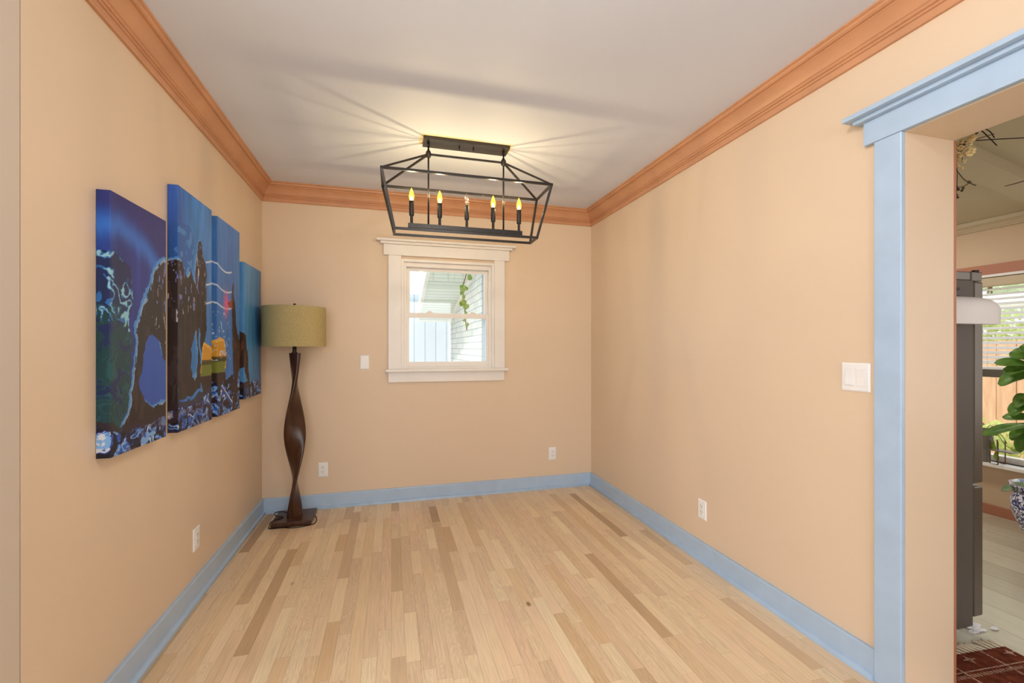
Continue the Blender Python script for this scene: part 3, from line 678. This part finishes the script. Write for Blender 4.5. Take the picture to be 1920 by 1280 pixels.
bl = thing('window_blind', (XE, 2.15, 1.80), 'white horizontal slat blind over the upper kitchen window', 'blind')
build('headrail', MB().box(XE-.045, XE+.025, EY0+.01, EY1-.01, 1.738, 1.80), M['kcrown'], bl, bevel=.003)
for i in range(16):
    z = 1.712-i*.0368; a = .010
    build('slat', MB().add([(XE-.035, EY0+.02, z-a), (XE-.035, EY1-.02, z-a), (XE-.01, EY1-.02, z+.002), (XE-.01, EY0+.02, z+.002), (XE+.015, EY1-.02, z+a), (XE+.015, EY0+.02, z+a)]+
          [(XE-.035, EY0+.02, z-a+.002), (XE-.035, EY1-.02, z-a+.002), (XE-.01, EY1-.02, z+.0045), (XE-.01, EY0+.02, z+.0045), (XE+.015, EY1-.02, z+a+.002), (XE+.015, EY0+.02, z+a+.002)],
          [(0, 1, 2, 3), (3, 2, 4, 5), (9, 8, 7, 6), (11, 10, 8, 9), (0, 6, 7, 1), (5, 4, 10, 11), (1, 7, 8, 2), (2, 8, 10, 4), (0, 3, 9, 6), (3, 5, 11, 9)]), M['slat'], bl)
build('bottom_rail', MB().box(XE-.03, XE+.02, EY0+.02, EY1-.02, 1.108, 1.128), M['plate'], bl, bevel=.003)
for yy in (1.85, 2.30, 2.70):
    build('ladder_cord', MB().tube([(XE-.038, yy, 1.75), (XE-.038, yy, 1.12)], .0012, 5), M['plate'], bl)

# refrigerator
fr = thing('refrigerator', (2.16, 1.79, 0), 'dark stainless refrigerator just inside the kitchen', 'refrigerator')
FY0, FY1 = 1.340, 2.23
build('cabinet', MB().box(1.865, 2.4625, FY0, FY1, .05, 1.567), M['fridge_side'], fr, bevel=.004)
build('door', MB().box(2.470, 2.531, FY0+.002, FY1, .672, 1.562), M['steel'], fr, bevel=.007)
build('freezer_drawer', MB().box(2.470, 2.531, FY0+.002, FY1, .085, .660), M['steel'], fr, bevel=.007)
build('gasket', MB().box(2.4625, 2.470, FY0+.014, FY1-.01, .09, 1.555), M['black'], fr)
build('hinge_cover', MB().box(2.06, 2.452, FY0+.004, FY0+.12, 1.567, 1.604), M['steel'], fr, bevel=.004)
build('hinge_cover', MB().box(2.458, 2.528, FY0+.004, FY0+.07, 1.564, 1.606), M['steel'], fr, bevel=.004)
build('hinge_pin', MB().lathe([(.012, 0), (.012, .012)], (2.50, FY0+.014, 1.602), 12), M['black'], fr)
for xx, yy in ((1.95, FY0+.06), (2.40, FY0+.05), (1.95, FY1-.06), (2.40, FY1-.05)):
    build('foot', MB().lathe([(.02, 0), (.02, .05)], (xx, yy, 0), 12), M['black'], fr)
# holder and roll on the fridge side
th = thing('towel_holder', (2.2, FY0, 1.5), 'black two bar holder on the fridge side above the paper towels', 'holder')
for z in (1.520, 1.487):
    build('bar', MB().box(2.07, 2.318, FY0-.035, FY0-.001, z-.005, z+.005), M['black'], th, bevel=.002)
build('bracket', MB().tube([(2.272, FY0-.018, 1.482), (2.272, FY0-.018, 1.525)], .003, 8), M['iron'], th)
build('bracket', MB().tube([(2.10, FY0-.018, 1.482), (2.10, FY0-.018, 1.525)], .003, 8), M['iron'], th)
m = MB(); sec = []
RY, RZ, RR = FY0-.064, 1.424, .0575
prof = [(math.cos(t), math.sin(t)) for t in [PI*k/16 for k in range(17)]]      # top half, from +Y to -Y
prof += [(-1, -.25), (-1.0, -.55), (-.98, -1.0), (-.6, -1.0), (-.1, -.98), (.4, -.9), (.75, -.62), (.95, -.3)]
pts, fr_ = [], []
for x, k in ((2.062, 1), (2.20, 1), (2.33, 1), (2.365, .985), (2.39, .94), (2.405, .87), (2.414, .77), (2.418, .62)):
    pts.append((x, RY, RZ)); fr_.append((Vector((0, RR*(.6+.4*k), 0)), Vector((0, 0, RR))) if k == 1 else (Vector((0, RR*(.55+.45*k), 0)), Vector((0, 0, RR*k))))
np_ = len(prof); vs = []
for (x, yy, zz), (A, B), k in zip(pts, fr_, (1, 1, 1, .985, .94, .87, .77, .62)):
    for a, b in prof: vs.append((x, yy+A.y*a, RZ+(RR*k*b if b > 0 else RR*b)))
m.add(vs, [(i*np_+k, i*np_+(k+1) % np_, (i+1)*np_+(k+1) % np_, (i+1)*np_+k) for i in range(len(pts)-1) for k in range(np_)]+[tuple(reversed(range(np_))), tuple(range((len(pts)-1)*np_, len(pts)*np_))])
tag(build('paper_towel_roll', m, M['towel'], autosmooth=50, base=(2.24, RY, RZ)), 'white paper towel roll hung on the fridge side', 'paper towels')

# rug with fringe
n = NT('rust_flatweave'); p = n.obj(); s3 = n.node('ShaderNodeSeparateXYZ', {0: p}); rx, ry = s3.outputs[0], s3.outputs[1]
gx = n.math('FRACT', n.math('DIVIDE', n.math('ADD', rx, .03), .215)); gy = n.math('FRACT', n.math('DIVIDE', n.math('ADD', ry, .035), .145))
lx = n.math('LESS_THAN', n.math('ABSOLUTE', n.math('SUBTRACT', gx, .5)), .022); 
dash = n.math('GREATER_THAN', n.math('FRACT', n.math('MULTIPLY', n.math('ADD', rx, n.math('MULTIPLY', ry, .5)), 62.0)), .5)
ly = n.math('MULTIPLY', n.math('LESS_THAN', n.math('ABSOLUTE', n.math('SUBTRACT', gy, .5)), .05), dash)
ly2 = n.math('LESS_THAN', n.math('ABSOLUTE', n.math('SUBTRACT', gy, .64)), .018)
cx_ = n.math('SUBTRACT', n.math('FRACT', n.math('ADD', gx, .5)), .5); cy_ = n.math('SUBTRACT', n.math('FRACT', n.math('ADD', gy, .5)), .5)
star = n.math('MULTIPLY', n.math('LESS_THAN', n.math('ABSOLUTE', n.math('MULTIPLY', cx_, cy_)), .0016), n.math('LESS_THAN', n.math('ADD', n.math('ABSOLUTE', cx_), n.math('ABSOLUTE', cy_)), .15))
mk = n.math('MAXIMUM', n.math('MAXIMUM', lx, ly), n.math('MAXIMUM', ly2, star)); nz = n.noise(p, 90, 4)
mk = n.math('MULTIPLY', mk, n.math('MULTIPLY_ADD', n.math('GREATER_THAN', nz, .45), .6, .2))
n.set(color=n.mix(mk, n.ramp(n.noise(p, 40, 4), [(.3, rgb(84, 38, 24)), (.7, rgb(126, 64, 42))]), rgb(190, 160, 138)), rough=.9, spec=.1); n.bump(nz, .5, .003); M['rug'] = n.m
RUGX, RUGY, RA = 2.502, 1.2585, math.radians(-3.9)
rg = thing('rug', (RUGX, RUGY, 0), 'rust red patterned rug with cream fringe on the kitchen floor', 'rug', rz=RA)
RW = .435
local('rug_field', MB().box(-RW, 0, -1.6, 0, .001, .010), M['rug'], rg, bevel=.003)
for i in range(19):
    x = -RW+.010+i*.0232; rr_ = random.random(); L_ = .045+.022*rr_; lean = -.030-.02*random.random() if i < 15 else -.006
    local('tassel', MB().tube(smooth_pts([(x, -.004, .006), (x+lean*.3, L_*.4, .008), (x+lean*.75, L_*.8, .006), (x+lean, L_, .004)], 3), [.0046]*5+[.0052]*2+[.0058]*2+[.003], 7), M['fringe'], rg, smooth=True)
# thin irregular white flakes lying on the floor
m = MB(); 
for i in range(16):
    cx_, cy_ = 2.545+random.uniform(-.045, .085), 1.385+random.uniform(-.035, .045); r_ = random.uniform(.012, .036); k = random.randint(5, 7); z0_ = .001+.0012*i*.4
    base = [(cx_+r_*random.uniform(.5, 1.1)*math.cos(2*PI*j/k+i), cy_+.6*r_*random.uniform(.5, 1.1)*math.sin(2*PI*j/k+i)) for j in range(k)]
    m.add([(x, y, z0_) for x, y in base]+[(x, y, z0_+.0012+random.uniform(0, .004)) for x, y in base], [tuple(reversed(range(k))), tuple(range(k, 2*k))]+[(j, (j+1) % k, k+(j+1) % k, k+j) for j in range(k)])
tag(build('white_scrap', m, M['scrap'], base=(2.55, 1.385, 0)), 'thin white flakes on the kitchen floor below the fridge', 'scraps', kind='stuff')

# dried flowers hanging at the kitchen side of the opening
fb = thing('dried_flowers', (XK, 1.20, 2.02), 'bunch of dried cream flowers and dark twigs hanging at opening corner', 'dried flowers')
FX = 2.15
def stem(P, r=.0016): build('stem', MB().tube(smooth_pts([(FX+random.uniform(-.01, .01), y, z) for y, z in P], 4), r*.8, 6), M['twig'], fb)
stem([(1.24, 2.065), (1.194, 2.070), (1.12, 2.045), (1.029, 2.0103), (.95, 1.98)], .0022)
stem([(1.235, 2.06), (1.18, 2.068), (1.114, 2.065)]); stem([(1.150, 2.10), (1.128, 2.064), (1.099, 2.0128)], .0024); stem([(1.142, 2.10), (1.125, 2.078), (1.111, 2.0477)], .0022)
stem([(1.235, 2.00), (1.222, 1.962), (1.205, 1.93), (1.186, 1.909), (1.157, 1.886)], .0018); stem([(1.225, 1.90), (1.200, 1.902), (1.182, 1.907)], .0018); stem([(1.23, 2.06), (1.222, 1.97), (1.222, 1.86)], .0014)
stem([(1.23, 2.06), (1.21, 2.03), (1.207, 1.995)], .0012)
for i in range(22):
    y, z = 1.205+random.uniform(-.035, .02), 2.055+random.uniform(-.035, .022); r_ = random.uniform(.008, .017)
    if i > 17: y, z, r_ = 1.208+random.uniform(-.012, .012), 2.02-.012*(i-17), .008
    pet = MB()
    for k in range(5):
        a = 2*PI*k/5+random.random(); t1 = random.uniform(-.5, .5)
        cx_, cy_, cz_ = FX+r_*.4*t1, y+r_*.55*math.cos(a), z+r_*.55*math.sin(a)
        pet.lathe([(.0005, -r_*.4), (r_*.42, -r_*.22), (r_*.55, 0), (r_*.42, r_*.22), (.0005, r_*.4)], (cx_, cy_, cz_), 7)
    build('blossom', pet, M['bloom'], fb, smooth=True)
for y, z in [(1.216, 1.892), (1.201, 1.892), (1.205, 1.884), (1.184, 1.911), (1.180, 1.907), (1.222, 1.872), (1.219, 1.862), (1.222, 1.905), (1.221, 1.90), (1.210, 2.065), (1.198, 2.06), (1.19, 2.045), (1.205, 2.04), (1.16, 2.088), (1.153, 2.098)]:
    build('berry', MB().lathe([(.0004, -.005), (.0038, -.003), (.005, 0), (.0038, .003), (.0004, .005)], (FX, y, z), 8), M['berry'], fb, smooth=True)
tg = MB().tube([(2.15, 1.080, 1.857), (2.15, 1.05, 1.8568), (2.15, 1.00, 1.8595), (2.14, .70, 1.94), (2.07, .60, 2.0), (XK, .58, 2.02)], [.0012, .0015, .0018, .002, .002, .003], 6)
tag(build('dry_twig', tg, M['twig'], base=(2.15, 1.0, 1.86)), 'single bare dark twig end at right photo edge above the fridge', 'twig')

# ------------------------------------------------------------------ plants in the kitchen window
def leaf_mesh(base, tip, width, up, cup=.15, droop=.12, neck=.55):
    """broad leaf from base to tip; fiddle outline"""
    b, t = Vector(base), Vector(tip); d = t-b; L_ = d.length; d.normalize(); side = d.cross(Vector(up)).normalized(); nn = side.cross(d).normalized()
    m = MB(); NU, NV = 12, 6; vs = []
    for i in range(NU+1):
        u = i/NU; wv = (min(1, u/.10)**.6)*(max(0, 1-u**5)**.5)*(.62+.38*math.sin(PI*(u-.12)**1.0-.6 if u > .12 else -.6)) if 0 < u < 1 else .05
        for j in range(NV+1):
            v = j/NV*2-1
            p = b+d*(L_*u)+side*(width/2*wv*v)+nn*(cup*width*abs(v)*wv-droop*L_*u*u+.03*width*math.sin(9*u+3*v))
            vs.append(p)
    W_ = NV+1
    top = [(i*W_+j, i*W_+j+1, (i+1)*W_+j+1, (i+1)*W_+j) for i in range(NU) for j in range(NV)]
    off = len(vs); vs2 = [p-nn*.0012 for p in vs]
    bot = [tuple(reversed([k+off for k in f])) for f in top]
    ed = [j for j in range(W_)]+[i*W_+NV for i in range(1, NU+1)]+[NU*W_+j for j in range(NV-1, -1, -1)]+[i*W_ for i in range(NU-1, 0, -1)]
    rim = [(ed[k], ed[(k+1) % len(ed)], ed[(k+1) % len(ed)]+off, ed[k]+off) for k in range(len(ed))]
    m.add(vs+vs2, top+bot+rim); return m
PY = 1.765
fig = thing('potted_fig', (4.0, PY, 0), 'broad leaved fig in a blue and white pot beside the kitchen window', 'potted plant')
build('pot', MB().lathe([(.10, 0), (.105, .03), (.16, .12), (.195, .22), (.200, .28), (.185, .34), (.172, .36), (.185, .375), (.205, .385), (.205, .395), (.19, .396), (.165, .36), (.165, .345)], (4.0, PY, 0), 40), M['porcelain'], fig, autosmooth=60)
build('trunk', MB().tube(smooth_pts([(4.0, PY, .33), (4.0, PY+.01, .6), (4.01, PY-.01, .95), (4.0, PY, 1.30)]), .013, 10), M['bark'], fig, smooth=True)
LV = [((4.0, 1.85, 1.20), (3.96, 1.965, 1.245), .11), ((4.02, 1.84, 1.24), (3.99, 1.93, 1.285), .10), ((3.98, 1.86, 1.16), (3.9, 2.01, 1.185), .085), ((3.98, 1.85, 1.14), (3.9, 1.975, 1.12), .10),
      ((3.96, 1.84, 1.11), (3.93, 2.022, 1.045), .135), ((3.98, 1.85, .93), (3.93, 1.965, .84), .12), ((3.97, 1.84, .96), (3.95, 1.955, .90), .13), ((3.97, 1.82, .82), (3.94, 1.998, .822), .075),
      ((3.95, 1.83, .79), (3.86, 2.07, .700), .085), ((3.97, 1.84, .76), (3.95, 1.975, .68), .11), ((3.96, 1.83, .74), (3.95, 1.945, .60), .12), ((4.0, 1.70, 1.0), (3.95, 1.52, 1.05), .15), ((4.0, 1.70, 1.2), (3.95, 1.53, 1.22), .15), ((4.0, 1.70, .8), (3.95, 1.53, .8), .15), ((4.0, 1.76, 1.28), (4.05, 1.80, 1.48), .15)]
for b_, t_, w_ in LV:
    build('leaf', leaf_mesh(b_, t_, w_, (-.75, .1, .65)), M['fig_leaf'], fig, smooth=True)
    build('petiole', MB().tube([(4.0, PY, b_[2]-.05), tuple(Vector(b_)*.5+Vector((4.0, PY, b_[2]-.02))*.5), b_], .003, 6), M['bark'], fig)
for b_, t_ in (((3.96, 1.84, .40), (3.90, 1.99, .345)), ((3.95, 1.80, .40), (3.85, 1.88, .37))):
    lf = build('leaf', leaf_mesh(b_, t_, .075, (-.6, .1, .8), .2, .2), M['pale_leaf'], fig, smooth=True); lf['label'] = 'pale grey green leaf drooping over the pot rim'
# window sill pieces
SX = 4.365
po = thing('potted_vine', (SX, 2.305, EZ0), 'grey pot with a trailing vine on the kitchen window sill', 'potted plant')
build('pot', MB().lathe([(.030, 0), (.032, .01), (.030, .09), (.034, .105), (.044, .13), (.047, .235), (.050, .25), (.045, .25), (.036, .16)], (SX, 2.305, EZ0), 20), M['grey_paint'], po, autosmooth=50)
for P in ([(2.285, .64), (2.26, .69), (2.225, .655), (2.19, .62), (2.165, .57)], [(2.285, .64), (2.24, .66), (2.20, .60), (2.17, .555), (2.12, .53)], [(2.29, .64), (2.26, .62), (2.235, .56), (2.225, .50)]):
    build('stem', MB().tube(smooth_pts([(SX-.03, y, z) for y, z in P], 4), .002, 6), M['bark'], po)
for y, z, y2, z2, w_ in ((2.245, .67, 2.195, .685, .05), (2.29, .69, 2.33, .70, .04), (2.24, .57, 2.235, .51, .04), (2.225, .50, 2.215, .44, .035), (2.14, .53, 2.10, .535, .035), (2.27, .655, 2.21, .63, .045)):
    build('leaf', leaf_mesh((SX-.035, y, z), (SX-.045, y2, z2), w_, (-.85, 0, .5)), M['vine_leaf'], po, smooth=True)
ws = thing('plant_stand', (SX, 2.22, EZ0), 'small brown wire stand with a shelf beside the trailing vine pot', 'plant stand')
m = MB()
for xx in (SX-.05, SX+.03):
    m.tube([(xx, 2.205, EZ0+.004), (xx, 2.205, .580), (xx, 2.250, .580), (xx, 2.250, EZ0+.004), (xx, 2.205, EZ0+.004)], .0035, 6)
build('wire_frame', m, M['bark'], ws)
build('shelf', MB().box(SX-.055, SX+.038, 2.125, 2.250, .505, .514), M['grey_paint'], ws, bevel=.002)

# ------------------------------------------------------------------ outside
tag(build('ground', MB().box(-14, 24, -12, 26, -.42, -.40), M['ground']), 'pale ground outside the windows', 'ground', kind='structure')
ho = thing('neighbor_house', (1.5, 9.7, -.4), 'pale shingled house wing with wide eave outside the back window', 'house')
build('shingle_wall', MB().box(1.5, 1.7, 7.5, 11.97, -.4, 3.4), M['shingle'], ho)
build('corner_board', MB().box(1.515, 1.7, 6.4, 7.5, -.4, 3.4), paint('blue_grey_board', rgb(150, 166, 180), .6), ho)
zs_ = lambda y: 2.68-.198*(y-8.3)
m = MB(); X0, X1 = .69, 1.52
m.add([(x, y, zs_(y)+dz) for y in (4.6, 11.75) for x in (X0, X1) for dz in (0, .03)], [(0, 2, 6, 4), (1, 5, 7, 3), (0, 1, 3, 2), (4, 6, 7, 5), (0, 4, 5, 1), (2, 3, 7, 6)])
build('soffit', m, M['soffit'], ho)
m = MB(); m.add([(x, y, zs_(y)+dz) for y in (4.6, 11.80) for x in (X0-.07, X0+.002) for dz in (-.02, .17)], [(0, 2, 6, 4), (1, 5, 7, 3), (0, 1, 3, 2), (4, 6, 7, 5), (0, 4, 5, 1), (2, 3, 7, 6)])
build('fascia', m, M['vinyl'], ho)
m = MB(); m.add([(x, y, zs_(y)+dz) for y in (4.6, 11.80) for x in (1.44, 1.498) for dz in (-.10, -.005)], [(0, 2, 6, 4), (1, 5, 7, 3), (0, 1, 3, 2), (4, 6, 7, 5), (0, 4, 5, 1), (2, 3, 7, 6)])
build('frieze', m, M['vinyl'], ho)
build('eave_end', MB().box(X0, 1.44, 11.66, 11.75, 1.945, zs_(11.7)), M['soffit'], ho)
tag(build('shed_wall', MB().box(-4, 1.5, 12.02, 12.3, -.4, 2.69), M['siding'], base=(-1, 12.1, -.4)), 'white ribbed panel wall behind the neighboring eave', 'shed')
vi = thing('hanging_vine', (.85, 5.2, 2.6), 'thin green vine hanging outside the back window', 'vine')
build('stem', MB().tube(smooth_pts([(.90, 5.2, 3.115), (.875, 5.2, 2.75), (.88, 5.2, 2.45), (.8574, 5.2, 2.16), (.8137, 5.2, 1.997), (.8191, 5.2, 1.90), (.83, 5.2, 1.813), (.846, 5.2, 1.596), (.863, 5.2, 1.477)], 5), .006, 6), M['bark'], vi, smooth=True)
for cx_, cz_, s in ((.88, 2.13, 1), (.905, 2.13, 1.2), (.825, 2.0, 1), (.78, 1.97, 1.3), (.80, 1.94, 1), (.835, 1.99, 1), (.822, 1.89, .8), (.80, 1.825, 1.2), (.785, 1.81, 1), (.838, 1.78, 1.1), (.815, 1.76, 1.1), (.845, 1.70, .7), (.84, 1.60, .6), (.868, 1.56, .6), (.85, 1.53, .5)):
    a = random.uniform(-2.6, -.5)
    build('leaf', leaf_mesh((cx_, 5.2+random.uniform(-.02, .02), cz_+.015), (cx_+.05*s*math.cos(a), 5.18, cz_+.05*s*math.sin(a)), .055*s, (.1, -1, .2)), M['vine_leaf'], vi, smooth=True)
# fence, shrubs and trees beyond the kitchen window
fe = thing('garden_fence', (7.5, 3.5, -.4), 'cedar board fence beyond the kitchen window', 'fence')
for i in range(28):
    y = 1.0+i*.19
    build('board', MB().box(7.50+.004*(i % 2), 7.53, y+.004, y+.186, -.38, 1.36+.01*random.random()), M['cedar'], fe)
for z in (.0, 1.0): build('rail', MB().box(7.53, 7.59, .9, 6.4, z, z+.09), M['cedar'], fe)
def shrub(name, c, rad, nleaf, size, mat, label, cat, trunk=True, group=None):
    r = thing(name, (c[0], c[1], -.4), label, cat, group)
    m = MB(); lx = np.random.RandomState(int(abs(c[0]*37+c[1]*91+c[2]*13)))
    for i in range(nleaf):
        v = lx.normal(size=3); v /= np.linalg.norm(v); v *= lx.uniform(.55, 1.0)
        p = Vector((c[0]+v[0]*rad[0], c[1]+v[1]*rad[1], c[2]+v[2]*rad[2])); a = Vector(lx.normal(size=3)).normalized(); b = a.orthogonal().normalized()
        s = size*lx.uniform(.6, 1.2); q = a.cross(b)*.18*s
        m.add([p-a*s, p+b*s*.45+q, p+a*s, p-b*s*.45+q], [(0, 1, 2), (0, 2, 3)])
    f = build('foliage', m, mat, r); 
    if trunk: build('trunk', MB().tube([(c[0], c[1], -.4), (c[0], c[1], c[2]-rad[2]*.2)], .04 if rad[2] > 1 else .015, 8), M['bark'], r)
    return r
shrub('garden_shrub', (6.6, 3.50, .05), (.35, .38, .42), 420, .07, M['bush'], 'yellow green shrub before the cedar fence', 'shrub')
shrub('garden_shrub', (8.1, 4.15, 1.35), (.4, .9, .42), 900, .08, M['bush'], 'bright green shrub topping the cedar fence', 'shrub')
shrub('shade_tree', (11.5, 6.0, 3.3), (1.6, 3.2, 1.5), 2600, .16, M['tree'], 'pale green tree crown above the cedar fence', 'tree')
tag(build('carport_roof', MB().box(9.0, 10.4, 3.8, 8.5, 1.95, 2.10), M['vinyl'], base=(9.7, 5, 1.95)), 'white roof edge beyond the cedar fence', 'roof')
